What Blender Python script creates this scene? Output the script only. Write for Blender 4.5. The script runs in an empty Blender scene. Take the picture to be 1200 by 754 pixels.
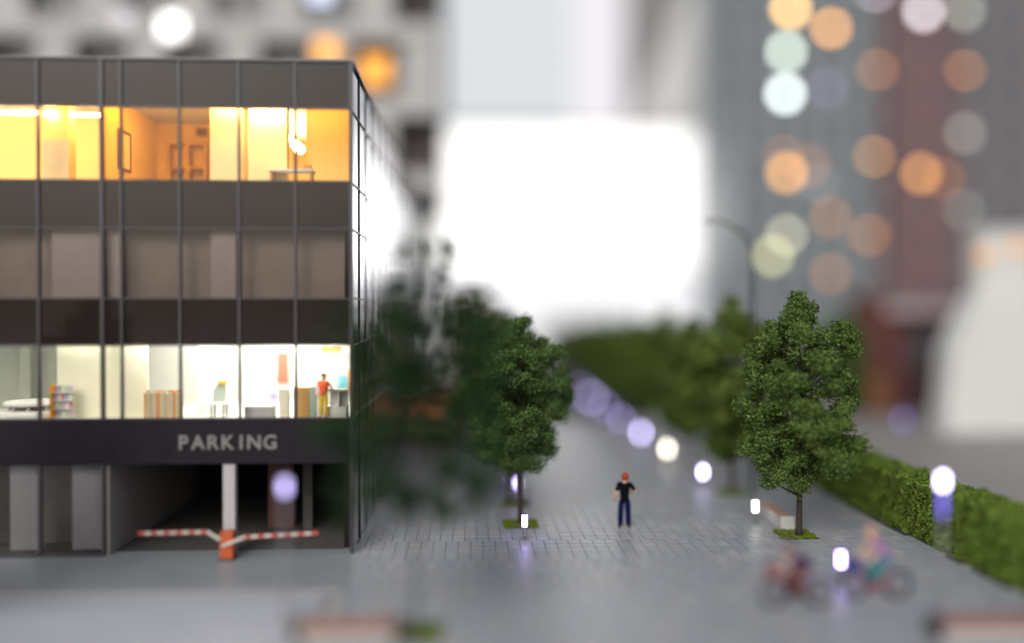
import bpy, bmesh, math, random
import numpy as np
from mathutils import Vector, Matrix

S = bpy.context.scene
C = S.collection
PI = math.pi
R = math.radians

# ------------------------------------------------------------------ camera
CAM_H = 7.0
FPX = 1050.0                       # focal length in photograph pixels
YAW = math.atan(48 / FPX)
cam = bpy.data.cameras.new('camera')
camo = bpy.data.objects.new('camera', cam)
C.objects.link(camo)
cam.sensor_width = 36
cam.lens = 36 * FPX / 1200
cam.clip_start = 0.1
cam.clip_end = 3000
camo.location = (0, 0, CAM_H)
camo.rotation_euler = (R(90) - math.atan(12 / FPX), 0, -YAW)
cam.dof.use_dof = True
cam.dof.focus_distance = 27.4
cam.dof.aperture_fstop = cam.lens * 1e-3 / 2.0      # a two metre pupil at this scale: the look of a model shot close up
S.camera = camo

# ------------------------------------------------------------------ sky, sun, exposure
SUN_EL, SUN_AZ = R(34), R(-158)
w = bpy.data.worlds.new('World'); S.world = w; w.use_nodes = True
nt = w.node_tree
bg = nt.nodes['Background']
sky = nt.nodes.new('ShaderNodeTexSky')
sky.sky_type = 'NISHITA'; sky.sun_disc = False
sky.sun_elevation = SUN_EL; sky.sun_rotation = SUN_AZ
sky.air_density = 1.3; sky.dust_density = 6.0; sky.ozone_density = 1.0
hs = nt.nodes.new('ShaderNodeHueSaturation')
hs.inputs['Saturation'].default_value = 0.45
nt.links.new(sky.outputs[0], hs.inputs['Color'])
nt.links.new(hs.outputs[0], bg.inputs['Color'])
bg.inputs['Strength'].default_value = 0.15
sl = bpy.data.lights.new('sun', 'SUN'); sl.energy = 0.6; sl.angle = R(25); sl.color = (1, .96, .9)
so = bpy.data.objects.new('sun', sl); C.objects.link(so)
so.rotation_euler = Vector((math.sin(SUN_AZ) * math.cos(SUN_EL), math.cos(SUN_AZ) * math.cos(SUN_EL), math.sin(SUN_EL))).to_track_quat('Z', 'Y').to_euler()
S.view_settings.view_transform = 'Standard'
S.view_settings.look = 'None'
S.view_settings.gamma = 1
S.view_settings.use_curve_mapping = False
S.view_settings.exposure = 0.08
S.cycles.use_adaptive_sampling = False
S.cycles.use_denoising = True
S.cycles.max_bounces = 8
S.cycles.diffuse_bounces = 3
S.cycles.glossy_bounces = 3
S.cycles.transparent_max_bounces = 24
S.cycles.sample_clamp_indirect = 4.0
S.cycles.caustics_reflective = False
S.cycles.caustics_refractive = False


def at(u, v, Y):
    """where the sight line of photograph pixel (u, v) meets the plane y = Y"""
    dx = (u - 600) / FPX
    t = Y / (math.cos(YAW) - math.sin(YAW) * dx)
    return t * (math.cos(YAW) * dx + math.sin(YAW)), CAM_H + (365 - v) / FPX * t


# ------------------------------------------------------------------ materials
def mat(name, col, rough=.6, spec=.5, var=.12, scale=6., bump=0., metal=0., emit=None, es=0., coat=0.):
    m = bpy.data.materials.new(name); m.use_nodes = True
    n = m.node_tree.nodes; l = m.node_tree.links
    p = n['Principled BSDF']
    p.inputs['Roughness'].default_value = rough
    p.inputs['Specular IOR Level'].default_value = spec
    p.inputs['Metallic'].default_value = metal
    p.inputs['Coat Weight'].default_value = coat
    tc = n.new('ShaderNodeTexCoord')
    nz = n.new('ShaderNodeTexNoise'); nz.inputs['Scale'].default_value = scale; nz.inputs['Detail'].default_value = 6
    l.new(tc.outputs['Object'], nz.inputs['Vector'])
    r = n.new('ShaderNodeValToRGB')
    c = Vector(col)
    r.color_ramp.elements[0].position = .25; r.color_ramp.elements[1].position = .75
    r.color_ramp.elements[0].color = (*(c * (1 - var)), 1)
    r.color_ramp.elements[1].color = (*[min(x * (1 + var), 1) for x in c], 1)
    l.new(nz.outputs['Fac'], r.inputs['Fac'])
    l.new(r.outputs['Color'], p.inputs['Base Color'])
    if bump:
        b = n.new('ShaderNodeBump'); b.inputs['Strength'].default_value = bump; b.inputs['Distance'].default_value = .02
        l.new(nz.outputs['Fac'], b.inputs['Height']); l.new(b.outputs[0], p.inputs['Normal'])
    if emit:
        p.inputs['Emission Color'].default_value = (*emit, 1); p.inputs['Emission Strength'].default_value = es
    return m


LK = .74


def lamp_mat(name, col, s):
    m = bpy.data.materials.new(name); m.use_nodes = True
    n = m.node_tree.nodes; n.clear()
    e = n.new('ShaderNodeEmission'); e.inputs[0].default_value = (*col, 1); e.inputs[1].default_value = s * LK
    o = n.new('ShaderNodeOutputMaterial'); m.node_tree.links.new(e.outputs[0], o.inputs[0])
    return m


def glass_mat(name, tint, ior=1.5, base=None, coat=0.):
    """thin clear pane, or with base an opaque dark glass panel"""
    m = bpy.data.materials.new(name); m.use_nodes = True
    n = m.node_tree.nodes; l = m.node_tree.links; n.clear()
    o = n.new('ShaderNodeOutputMaterial'); mx = n.new('ShaderNodeMixShader')
    fr = n.new('ShaderNodeFresnel'); fr.inputs['IOR'].default_value = ior
    g = n.new('ShaderNodeBsdfGlossy'); g.inputs['Roughness'].default_value = .015
    g.inputs['Color'].default_value = (.95, .95, .97, 1)
    if base:
        t = n.new('ShaderNodeBsdfDiffuse')
        tc = n.new('ShaderNodeTexCoord'); nz = n.new('ShaderNodeTexNoise'); nz.inputs['Scale'].default_value = 1.2
        nz.inputs['Detail'].default_value = 5
        l.new(tc.outputs['Object'], nz.inputs['Vector'])
        r = n.new('ShaderNodeValToRGB')
        r.color_ramp.elements[0].color = (*[x * .8 for x in base], 1); r.color_ramp.elements[1].color = (*[x * 1.2 for x in base], 1)
        l.new(nz.outputs['Fac'], r.inputs['Fac']); l.new(r.outputs['Color'], t.inputs['Color'])
    else:
        t = n.new('ShaderNodeBsdfTransparent'); t.inputs['Color'].default_value = (*tint, 1)
    ca = n.new('ShaderNodeMath'); ca.operation = 'MULTIPLY_ADD'; ca.inputs[1].default_value = 1 - coat; ca.inputs[2].default_value = coat
    l.new(fr.outputs[0], ca.inputs[0]); l.new(ca.outputs[0], mx.inputs[0]); l.new(t.outputs[0], mx.inputs[1]); l.new(g.outputs[0], mx.inputs[2])
    l.new(mx.outputs[0], o.inputs[0])
    return m


def leaf_mat(name, dark, light):
    m = bpy.data.materials.new(name); m.use_nodes = True
    n = m.node_tree.nodes; l = m.node_tree.links
    p = n['Principled BSDF']; p.inputs['Roughness'].default_value = .65; p.inputs['Specular IOR Level'].default_value = .1
    geo = n.new('ShaderNodeNewGeometry'); tc = n.new('ShaderNodeTexCoord')
    nz = n.new('ShaderNodeTexNoise'); nz.inputs['Scale'].default_value = 1.6; nz.inputs['Detail'].default_value = 3
    l.new(tc.outputs['Object'], nz.inputs['Vector'])
    ad = n.new('ShaderNodeMath'); ad.operation = 'MULTIPLY_ADD'; ad.inputs[1].default_value = .55
    l.new(geo.outputs['Random Per Island'], ad.inputs[0]); 
    sc = n.new('ShaderNodeMath'); sc.operation = 'MULTIPLY'; sc.inputs[1].default_value = .6
    l.new(nz.outputs['Fac'], sc.inputs[0]); l.new(sc.outputs[0], ad.inputs[2])
    r = n.new('ShaderNodeValToRGB')
    r.color_ramp.elements[0].position = .15; r.color_ramp.elements[1].position = .95
    r.color_ramp.elements[0].color = (*dark, 1); r.color_ramp.elements[1].color = (*light, 1)
    l.new(ad.outputs[0], r.inputs['Fac']); l.new(r.outputs['Color'], p.inputs['Base Color'])
    return m


M = {}
M['ground'] = mat('grey_ground', (.19, .187, .187), .6, .4, .12, .4, .1)
M['bed'] = mat('dark_joint_bed', (.05, .054, .06), .8, .2, .2, 3)
M['road'] = mat('pale_asphalt', (.305, .325, .385), .5, .4, .08, .7, .05)
M['plaza'] = mat('blue_grey_concrete', (.22, .245, .27), .42, .5, .1, .6, .05)
M['kerb'] = mat('kerb_concrete', (.32, .32, .33), .6, .4, .1, 3)
M['frame'] = mat('dark_aluminium', (.025, .022, .03), .4, .5, .15, 8)
M['spandrel'] = glass_mat('dark_spandrel_glass', None, 1.34, (.017, .0125, .0115))
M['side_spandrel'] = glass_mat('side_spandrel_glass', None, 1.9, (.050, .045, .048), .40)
M['glass'] = glass_mat('clear_glass', (.93, .93, .92), 1.22)
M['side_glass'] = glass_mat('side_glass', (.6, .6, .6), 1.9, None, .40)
M['dim_glass'] = glass_mat('grey_tinted_glass', (.82, .79, .77), 1.3)
M['fascia'] = mat('charcoal_fascia', (.011, .009, .014), .5, .12, .2, 2)
M['letter'] = mat('pale_grey_letter', (.16, .16, .16), .5, .4, .05)
M['wall_dark'] = mat('dark_render', (.075, .072, .07), .8, .2, .2, 2)
M['entrance_wall'] = mat('grey_beige_wall', (.30, .28, .265), .8, .2, .08, 2)  # lighter copy of the dark render, its lit look put into the colour
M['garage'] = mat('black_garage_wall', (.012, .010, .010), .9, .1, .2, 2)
M['maroon'] = mat('maroon_steel', (.10, .045, .035), .6, .3, .2, 4)
M['white_post'] = mat('white_painted_post', (.36, .35, .37), .5, .4, .06, 5)
M['roof'] = mat('roof_membrane', (.16, .155, .15), .8, .2, .15, 2)
M['cream'] = mat('cream_wall', (.80, .64, .38), .7, .2, .04, 2)
M['warm_wall'] = mat('ochre_wall', (.82, .56, .20), .7, .2, .04, 2)
M['pale_cream'] = mat('pale_cream_wall', (.80, .77, .60), .7, .2, .04, 2)
M['white_wall'] = mat('white_wall', (.80, .80, .77), .7, .2, .04, 2)
M['green_wall'] = mat('sage_wall', (.40, .42, .37), .7, .2, .05, 2)
M['brown_wall'] = mat('taupe_wall', (.30, .28, .272), .8, .2, .08, 1.5)
M['blind'] = mat('pale_blue_grey_blind', (.44, .50, .60), .7, .2, .05, 6)  # brightness mirrored in the lobby glass, put into a pale colour
M['lobby_wall'] = mat('grey_lobby_wall', (.22, .21, .22), .7, .2, .1, 2)
M['blind_grey'] = mat('grey_blind', (.43, .41, .43), .7, .2, .05, 6)
M['wood'] = mat('pinkish_bench_wood', (.44, .26, .20), .55, .3, .15, 9, .05)
M['bench_wood_dark'] = mat('dull_bench_wood', (.21, .115, .10), .6, .3, .15, 9, .05)
M['dark_wood'] = mat('dark_brown_wood', (.16, .075, .03), .5, .4, .2, 8)
M['oak'] = mat('oak_board', (.50, .29, .10), .5, .3, .15, 8)
M['bench_stone'] = mat('pale_bench_concrete', (.42, .42, .42), .7, .3, .08, 8, .05)
M['black'] = mat('black_plastic', (.015, .015, .018), .5, .4, .1)
M['steel'] = mat('grey_steel', (.22, .22, .24), .35, .5, .1, 8, 0, .6)
M['orange_paint'] = mat('orange_red_paint', (.42, .075, .02), .45, .4, .08)
M['red_paint'] = mat('red_stripe_paint', (.40, .06, .045), .45, .4, .08)
M['white_paint'] = mat('white_stripe_paint', (.50, .46, .43), .45, .4, .06)
M['bark'] = mat('dark_bark', (.035, .028, .022), .8, .2, .3, 12, .3)
M['leaf_warm'] = leaf_mat('mid_green_foliage', (.006, .021, .005), (.13, .205, .05))
M['leaf_cool'] = leaf_mat('deep_green_foliage', (.006, .020, .006), (.115, .20, .056))
M['leaf_dark'] = leaf_mat('dark_green_foliage', (.005, .016, .006), (.032, .075, .028))
M['leaf_far'] = leaf_mat('olive_green_foliage', (.016, .036, .007), (.135, .195, .04))
M['leaf_hedge'] = leaf_mat('hedge_foliage', (.022, .045, .008), (.18, .27, .045))
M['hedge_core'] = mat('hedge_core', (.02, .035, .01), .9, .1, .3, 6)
M['moss'] = leaf_mat('bright_moss', (.045, .075, .006), (.17, .22, .025))
M['skin'] = mat('skin', (.62, .40, .27), .5, .3, .05)
M['facade_white'] = mat('white_facade_render', (.36, .36, .37), .7, .2, .06, .3)
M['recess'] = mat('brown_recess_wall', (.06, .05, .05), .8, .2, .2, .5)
M['bridge'] = mat('white_cladding', (.86, .88, .90), .6, .3, .03, .3)
M['bridge_pink'] = mat('warm_white_cladding', (.92, .88, .92), .6, .3, .03, .3)
M['bridge_dark'] = mat('grey_soffit_cladding', (.20, .20, .21), .7, .3, .06, .3)
M['fin'] = mat('pale_grey_cladding', (.62, .64, .66), .6, .3, .06, .2)
M['tower'] = mat('blue_grey_cladding', (.18, .207, .235), .5, .4, .1, .2)
M['tower_brick'] = mat('red_brown_cladding', (.165, .09, .10), .7, .3, .12, .2)
M['tower_dark'] = mat('lilac_grey_cladding', (.145, .14, .16), .6, .3, .12, .2)
M['far_glass'] = glass_mat('far_window_glass', None, 1.5, (.07, .08, .09))
M['brick'] = mat('dark_red_brick', (.085, .032, .03), .8, .2, .2, 1)
M['plum'] = mat('plum_render', (.05, .026, .03), .8, .2, .2, 1)
M['pink_stone'] = mat('pinkish_stone', (.34, .28, .31), .7, .2, .1, 1)
M['gallery'] = mat('white_gallery_wall', (.50, .52, .52), .6, .3, .04, .3)
M['tan'] = mat('tan_render', (.55, .44, .32), .8, .2, .1, .5)
M['L_warm'] = lamp_mat('warm_tube_light', (1, .47, .02), 90)
M['L_warm_white'] = lamp_mat('bright_warm_tube_light', (1, .64, .26), 150)
M['L_cool'] = lamp_mat('cool_tube_light', (1, .97, .84), 135)
M['L_cool_dim'] = lamp_mat('dim_cool_tube_light', (1, 1, .86), 34)
M['L_violet'] = lamp_mat('violet_white_lamp', (.52, .38, 1.0), 24)
M['L_violet_soft'] = lamp_mat('soft_violet_lamp', (.62, .55, 1.0), 24)
M['L_violet_dim'] = lamp_mat('dim_violet_lamp', (.55, .45, 1.0), 10)
M['L_violet_faint'] = lamp_mat('faint_violet_lamp', (.40, .28, 1.0), 5)
M['L_cream'] = lamp_mat('cream_lamp', (1, .93, .78), 18)
M['L_white'] = lamp_mat('white_lamp', (.95, 1, .92), 10)
M['L_post'] = lamp_mat('post_lamp', (.72, .60, 1), 20)
M['L_post_dim'] = lamp_mat('dim_post_lamp', (.60, .52, 1), 5)
M['L_blue'] = lamp_mat('blue_glow_tube', (.26, .20, 1), 2.4)
M['L_panel'] = lamp_mat('pale_lit_panel', (.93, .97, 1), 1.02)  # glow in place of light falling on a pale wall
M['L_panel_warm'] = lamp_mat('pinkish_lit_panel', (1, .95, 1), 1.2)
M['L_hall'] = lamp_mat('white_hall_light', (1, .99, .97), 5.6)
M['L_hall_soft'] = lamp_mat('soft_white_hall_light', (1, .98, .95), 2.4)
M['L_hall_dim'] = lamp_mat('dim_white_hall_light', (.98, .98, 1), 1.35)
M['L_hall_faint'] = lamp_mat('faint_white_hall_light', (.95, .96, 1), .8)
M['L_kiosk'] = lamp_mat('orange_kiosk_light', (1, .42, .20), .22)


def bright(col, s):
    s *= .82
    key = 'far_%02d_%02d_%02d_%d' % (int(col[0] * 99), int(col[1] * 99), int(col[2] * 99), int(s * 10))
    if key not in M:
        M[key] = lamp_mat(key, col, s)
    return M[key]


def cloth(col):
    key = 'cloth_%03d_%03d_%03d' % tuple(int(c * 999) for c in col)
    if key not in M:
        M[key] = mat(key, col, .95, .05, .25, 14)
    return M[key]


def flat(col, rough=.6):
    key = 'paint_%02d_%02d_%02d' % tuple(int(c * 99) for c in col)
    if key not in M:
        M[key] = mat(key, col, rough, .35, .08, 7)
    return M[key]


# ------------------------------------------------------------------ objects
def obj(name, data, m=None, parent=None, loc=None):
    o = bpy.data.objects.new(name, data); C.objects.link(o)
    if m is not None and data is not None:
        for x in (m if isinstance(m, (list, tuple)) else [m]):
            data.materials.append(x)
    if parent is not None: o.parent = parent
    if loc is not None: o.location = loc
    return o


def tag(o, label=None, cat=None, group=None, kind=None):
    if label: o['label'] = label
    if cat: o['category'] = cat
    if group: o['group'] = group
    if kind: o['kind'] = kind
    return o


def thing(name, label, cat, loc=(0, 0, 0), rz=0, group=None):
    o = bpy.data.objects.new(name, None); C.objects.link(o)
    o.empty_display_size = .3
    o.location = loc; o.rotation_euler = (0, 0, rz)
    return tag(o, label, cat, group)


def copy_tree(o, parent=None):
    c = o.copy(); C.objects.link(c)
    if parent is not None: c.parent = parent
    for ch in list(o.children): copy_tree(ch, c)
    return c


class MB:
    def __init__(s): s.v = []; s.f = []; s.mi = []

    def box(s, x0, x1, y0, y1, z0, z1, mi=0):
        b = len(s.v)
        s.v += [(x0, y0, z0), (x1, y0, z0), (x1, y1, z0), (x0, y1, z0), (x0, y0, z1), (x1, y0, z1), (x1, y1, z1), (x0, y1, z1)]
        fs = [(3, 2, 1, 0), (4, 5, 6, 7), (0, 1, 5, 4), (1, 2, 6, 5), (2, 3, 7, 6), (3, 0, 4, 7)]
        s.f += [tuple(b + i for i in f) for f in fs]; s.mi += [mi] * 6
        return s

    def tube(s, pts, rad, n=8, mi=0, caps=True):
        pts = [Vector(p) for p in pts]
        rad = rad if isinstance(rad, (list, tuple)) else [rad] * len(pts)
        b = len(s.v); up = None
        for i, p in enumerate(pts):
            d = (pts[min(i + 1, len(pts) - 1)] - pts[max(i - 1, 0)]).normalized()
            if up is None:
                up = Vector((0, 0, 1)) if abs(d.z) < .9 else Vector((1, 0, 0))
            a = d.cross(up).normalized(); up2 = a.cross(d).normalized(); up = up2
            for k in range(n):
                t = 2 * PI * k / n
                s.v.append(tuple(p + (a * math.cos(t) + up2 * math.sin(t)) * rad[i]))
        for i in range(len(pts) - 1):
            for k in range(n):
                s.f.append((b + i * n + k, b + i * n + (k + 1) % n, b + (i + 1) * n + (k + 1) % n, b + (i + 1) * n + k)); s.mi.append(mi)
        if caps:
            s.f.append(tuple(b + k for k in range(n))[::-1]); s.mi.append(mi)
            e = b + (len(pts) - 1) * n
            s.f.append(tuple(e + k for k in range(n))); s.mi.append(mi)
        return s

    def lathe(s, prof, c=(0, 0, 0), n=20, mi=0):
        b = len(s.v)
        for r, z in prof:
            for k in range(n):
                t = 2 * PI * k / n
                s.v.append((c[0] + r * math.cos(t), c[1] + r * math.sin(t), c[2] + z))
        for i in range(len(prof) - 1):
            for k in range(n):
                s.f.append((b + i * n + k, b + i * n + (k + 1) % n, b + (i + 1) * n + (k + 1) % n, b + (i + 1) * n + k)); s.mi.append(mi)
        s.f.append(tuple(b + k for k in range(n))[::-1]); s.mi.append(mi)
        e = b + (len(prof) - 1) * n
        s.f.append(tuple(e + k for k in range(n))); s.mi.append(mi)
        return s

    def prism(s, poly, y0, y1, mi=0):
        """polygon in x,z extruded along y"""
        b = len(s.v); n = len(poly)
        s.v += [(x, y0, z) for x, z in poly] + [(x, y1, z) for x, z in poly]
        s.f.append(tuple(b + i for i in range(n))); s.f.append(tuple(b + n + i for i in range(n))[::-1]); s.mi += [mi, mi]
        for i in range(n):
            j = (i + 1) % n
            s.f.append((b + j, b + i, b + n + i, b + n + j)); s.mi.append(mi)
        return s

    def torus(s, c, R0, r0, axis='x', n=32, k=8, mi=0):
        b = len(s.v)
        for i in range(n):
            t = 2 * PI * i / n
            for j in range(k):
                q = 2 * PI * j / k
                rr = R0 + r0 * math.cos(q); h = r0 * math.sin(q)
                if axis == 'x': p = (h, rr * math.cos(t), rr * math.sin(t))
                else: p = (rr * math.cos(t), rr * math.sin(t), h)
                s.v.append((c[0] + p[0], c[1] + p[1], c[2] + p[2]))
        for i in range(n):
            for j in range(k):
                s.f.append((b + i * k + j, b + ((i + 1) % n) * k + j, b + ((i + 1) % n) * k + (j + 1) % k, b + i * k + (j + 1) % k)); s.mi.append(mi)
        return s

    def ball(s, c, rx, ry=None, rz=None, n=14, m=9, mi=0):
        ry = ry or rx; rz = rz or rx; b = len(s.v)
        for i in range(1, m):
            a = PI * i / m
            for k in range(n):
                t = 2 * PI * k / n
                s.v.append((c[0] + rx * math.sin(a) * math.cos(t), c[1] + ry * math.sin(a) * math.sin(t), c[2] - rz * math.cos(a)))
        for i in range(m - 2):
            for k in range(n):
                s.f.append((b + i * n + k, b + i * n + (k + 1) % n, b + (i + 1) * n + (k + 1) % n, b + (i + 1) * n + k)); s.mi.append(mi)
        s.f.append(tuple(b + k for k in range(n))[::-1]); s.mi.append(mi)
        e = b + (m - 2) * n
        s.f.append(tuple(e + k for k in range(n))); s.mi.append(mi)
        return s

    def mesh(s, name, smooth=False, bevel=0):
        me = bpy.data.meshes.new(name); me.from_pydata(s.v, [], s.f)
        for p, i in zip(me.polygons, s.mi): p.material_index = i
        if bevel:
            bm = bmesh.new(); bm.from_mesh(me)
            bmesh.ops.bevel(bm, geom=bm.edges[:], offset=bevel, segments=2, affect='EDGES', profile=.7)
            bm.to_mesh(me); bm.free()
        if smooth:
            for p in me.polygons: p.use_smooth = True
        me.update()
        return me

    def build(s, name, m, parent=None, loc=None, smooth=False, bevel=0):
        return obj(name, s.mesh(name, smooth, bevel), m, parent, loc)


def box(name, b, m, parent=None, bevel=0):
    return MB().box(*b).build(name, m, parent, bevel=bevel)


# ------------------------------------------------------------------ ground and paving
rnd = random.Random(5)
g = box('ground', (-900, 900, -300, 1800, -.5, -.03), M['ground']); tag(g, kind='structure')
XW, XH = -3.41, 13.75                 # foot of the facade's side, foot of the hedge
pv = box('pavement', (XW + .25, XH, 4, 120, -.03, -.012), M['bed']); tag(pv, kind='structure')
fc = box('forecourt', (-45, XW + .25, 22.6, 34.5, -.03, .004), M['plaza']); tag(fc, kind='structure')
rd = box('road', (-80, XW - .2, -20, 22.4, -.03, -.008), M['road']); tag(rd, kind='structure')
kb = box('kerb', (-80, XW + .04, 22.4, 22.6, -.03, .02), M['kerb'], bevel=.008); tag(kb, kind='structure')
kb2 = box('kerb', (XW + .04, XW + .25, -20, 22.6, -.03, .016), M['kerb'], bevel=.008); tag(kb2, kind='structure')

TW, TD = .37, .45
tilemats = [mat('paving_tile_%s' % nm, c, rf, .5, .10, 2.2, .06) for nm, c, rf in
            (('grey', (.245, .268, .302), .44), ('blue_grey', (.228, .256, .295), .40), ('pale', (.29, .302, .325), .46), ('warm', (.268, .268, .29), .44))]
tile_me = []
for tm in tilemats:
    me = MB().box(-TW / 2 + .009, TW / 2 - .009, -TD / 2 + .016, TD / 2 - .016, -.012, .004).mesh('paving_tile', bevel=.004)
    me.materials.append(tm); tile_me.append(me)
rest = [MB(), MB(), MB(), MB()]
ncol = int((XH - XW - .25) / TW); x_first = XW + .25 + TW / 2
ntile = 0
for r_ in range(int((58 - 14) / TD)):
    y = 14 + r_ * TD
    off = rnd.choices((0, .5, .25), (6, 3, 1))[0] * TW
    for c_ in range(-1, ncol):
        x = x_first + c_ * TW + off
        if x + TW / 2 < XW + .34: continue
        if x + TW / 2 > XH - .02: continue
        k = rnd.choices((0, 1, 2, 3), (5, 4, 2, 2))[0]
        dz = rnd.uniform(-.003, .002)
        if 25.6 < y < 29.9 and -2.6 < x < 8.2 and ntile < 300:
            o = obj('paving_tile', tile_me[k], None, pv, (x, y, dz)); ntile += 1
            o.rotation_euler = (rnd.uniform(-.006, .006), rnd.uniform(-.006, .006), rnd.uniform(-.008, .008))
        else:
            e = .009
            rest[k].box(max(x - TW / 2, XW + .25) + e, x + TW / 2 - e, y - TD / 2 + .016, y + TD / 2 - .016, -.012, .003 + dz)
for k in range(4):
    o = rest[k].build('paving_tiles', tilemats[k], pv); tag(o, kind='stuff')

# ------------------------------------------------------------------ office building
Y0 = 26.0
YB = 55.75
LV = [3.93, 6.02, 7.37, 9.38, 10.73, 12.82, 14.13]
XF = [-3.41, -5.03, -6.63, -8.30, -9.94, -10.48, -12.25, -14.0, -15.65, -17.3, -19.0, -20.7]
ob = thing('office_building', 'dark glass office block with two brightly lit storeys above a parking entrance', 'building', (-12, Y0, 0))
OB = Vector((-12, Y0, 0))


def bpart(name, b, m, parent=ob, bevel=0):
    o = box(name, (b[0] - OB.x, b[1] - OB.x, b[2] - OB.y, b[3] - OB.y, b[4], b[5]), m, parent, bevel)
    return o


PW = 1.75
YS = [Y0 + PW * i for i in range(18)]
# front panes
for i in range(len(XF) - 1):
    xr, xl = XF[i] - .03, XF[i + 1] + .03
    for j in range(6):
        z0, z1 = LV[j] + .025, LV[j + 1] - .025
        if j % 2 == 0:
            bpart('window_pane', (xl, xr, Y0 + .03, Y0 + .05, z0, z1), M['dim_glass'] if j == 2 else M['glass'])
        else:
            bpart('spandrel_panel', (xl, xr, Y0 + .03, Y0 + .07, z0, z1), M['spandrel'])
# side panes
for i in range(len(YS) - 1):
    ya, yb = YS[i] + .03, YS[i + 1] - .03
    if i == 0: ya += .06
    for j in range(6):
        z0, z1 = LV[j] + .025, LV[j + 1] - .025
        if j % 2 == 0:
            bpart('window_pane', (XW - .05, XW - .03, ya, yb, z0, z1), M['side_glass'])
        else:
            bpart('spandrel_panel', (XW - .07, XW - .03, ya, yb, z0, z1), M['side_spandrel'])
    bpart('spandrel_panel', (XW - .07, XW - .03, ya, yb, 2.66, 3.90), M['side_spandrel'])
    bpart('window_pane', (XW - .05, XW - .03, ya, yb, .06, 2.60), M['side_glass'])
# mullions
for i, x in enumerate(XF):
    wd = .035 if i not in (0, 5) else .05
    if i == 0: continue
    bpart('mullion', (x - wd, x + wd, Y0 - .035, Y0 + .11, LV[0] + .002, LV[-1] - .002), M['frame'])
    if i >= 5: bpart('mullion', (x - .045, x + .045, Y0 - .03, Y0 + .11, .002, 2.628), M['frame'])
bpart('corner_mullion', (XW - .09, XW + .02, Y0 - .04, Y0 + .09, .002, LV[-1] - .003), M['frame'])
for y in YS[1:]:
    bpart('mullion', (XW - .10, XW + .006, y - .02, y + .02, .002, LV[-1] - .004), M['frame'])
for j, z in enumerate(LV[:-1]):
    bpart('transom', (XF[-1], XW - .095, Y0 - .02, Y0 + .10, z - .022, z + .022), M['frame'])
    bpart('transom', (XW - .09, XW + .001, Y0 + .095, YB, z - .022, z + .022), M['frame'])
bpart('transom', (XW - .09, XW - .019, Y0 + .095, YB, 2.605, 2.655), M['frame'])
bpart('roof_edge', (XF[-1], XW + .03, Y0 - .05, Y0 + .12, LV[-1], LV[-1] + .07), M['frame'])
bpart('roof_edge', (XW - .12, XW + .03, Y0 + .122, YB + .05, LV[-1], LV[-1] + .07), M['frame'])
bpart('roof', (XF[-1], XW - .13, Y0 + .13, YB, LV[-1] - .28, LV[-1] - .06), M['roof'])
# slabs between storeys
for z0, z1 in ((LV[1] + .36, LV[1] + .56), (LV[2] - .30, LV[2] - .06), (LV[3] + .06, LV[3] + .30), (LV[4] - .30, LV[4] - .06), (LV[5] + .46, LV[5] + .66)):
    bpart('floor_slab', (XF[-1] + .1, XW - .14, Y0 + .14, YB - .3, z0, z1), M['white_wall'])
bpart('floor_slab', (XF[-1] + .1, XW - .14, Y0 + .14, YB - .3, 3.55, 3.87), M['white_wall'])
bpart('rear_wall', (XF[-1], XW - .12, YB - .2, YB, 0, LV[-1] - .3), M['wall_dark'])
bpart('end_wall', (XF[-1] - .3, XF[-1], Y0, YB, 0, LV[-1] + .05), M['wall_dark'])
bpart('core_wall', (XF[-1] + .1, XW - 3.2, 37.0, 37.3, 2.7, LV[-1] - .3), M['brown_wall'])

# fascia with its lettering
fa = bpart('fascia', (XF[-1], XW - .10, Y0 - .03, Y0 + .25, 2.63, 3.905), M['fascia'])
x_let = [at(u, 516, Y0)[0] for u in (215, 232.5, 249.5, 266.5, 283, 298, 317)]
for ch, x in zip('PARKING', x_let):
    cu = bpy.data.curves.new('letter', 'FONT'); cu.body = ch; cu.size = .56; cu.extrude = .03; cu.align_x = 'CENTER'; cu.offset = .012
    to = bpy.data.objects.new('letter_source', cu); C.objects.link(to)
    dg = bpy.context.evaluated_depsgraph_get()
    me = bpy.data.meshes.new_from_object(to.evaluated_get(dg)); bpy.data.objects.remove(to)
    o = obj('letter', me, M['letter'], fa, (x - OB.x, -.062, 3.06)); o.rotation_euler = (R(90), 0, 0)

# ground floor: glazed lobby on the left, parking entrance on the right
for xl, xr in ((-12.25, -10.48), (-14.0, -12.25), (-15.65, -14.0), (-17.3, -15.65), (-19.0, -17.3), (-20.7, -19.0)):
    bpart('lobby_pane', (xl + .045, xr - .045, Y0 + .03, Y0 + .05, .10, 2.60), M['dim_glass'])
    bpart('lobby_blind', (xl + .75, xr - .05, Y0 + .35, Y0 + .38, .12, 2.60), M['blind'])  # pale strip standing in for a bright reflection in the pane
bpart('sill', (XF[-1], -10.44, Y0 - .04, Y0 + .12, 0, .095), M['frame'])
bpart('lobby_wall', (XF[-1] + .1, -10.6, Y0 + 1.6, Y0 + 1.75, 0, 2.62), M['lobby_wall'])
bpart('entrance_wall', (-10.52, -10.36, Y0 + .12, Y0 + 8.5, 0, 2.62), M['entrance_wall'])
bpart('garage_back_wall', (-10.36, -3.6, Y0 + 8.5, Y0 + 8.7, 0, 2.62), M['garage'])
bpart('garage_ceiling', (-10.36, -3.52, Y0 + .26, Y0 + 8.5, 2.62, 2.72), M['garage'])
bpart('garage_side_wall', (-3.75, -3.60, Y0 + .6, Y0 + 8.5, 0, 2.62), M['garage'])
bpart('garage_floor', (-10.36, -3.76, Y0 + .5, Y0 + 8.5, .004, .014), M['wall_dark'])
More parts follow.
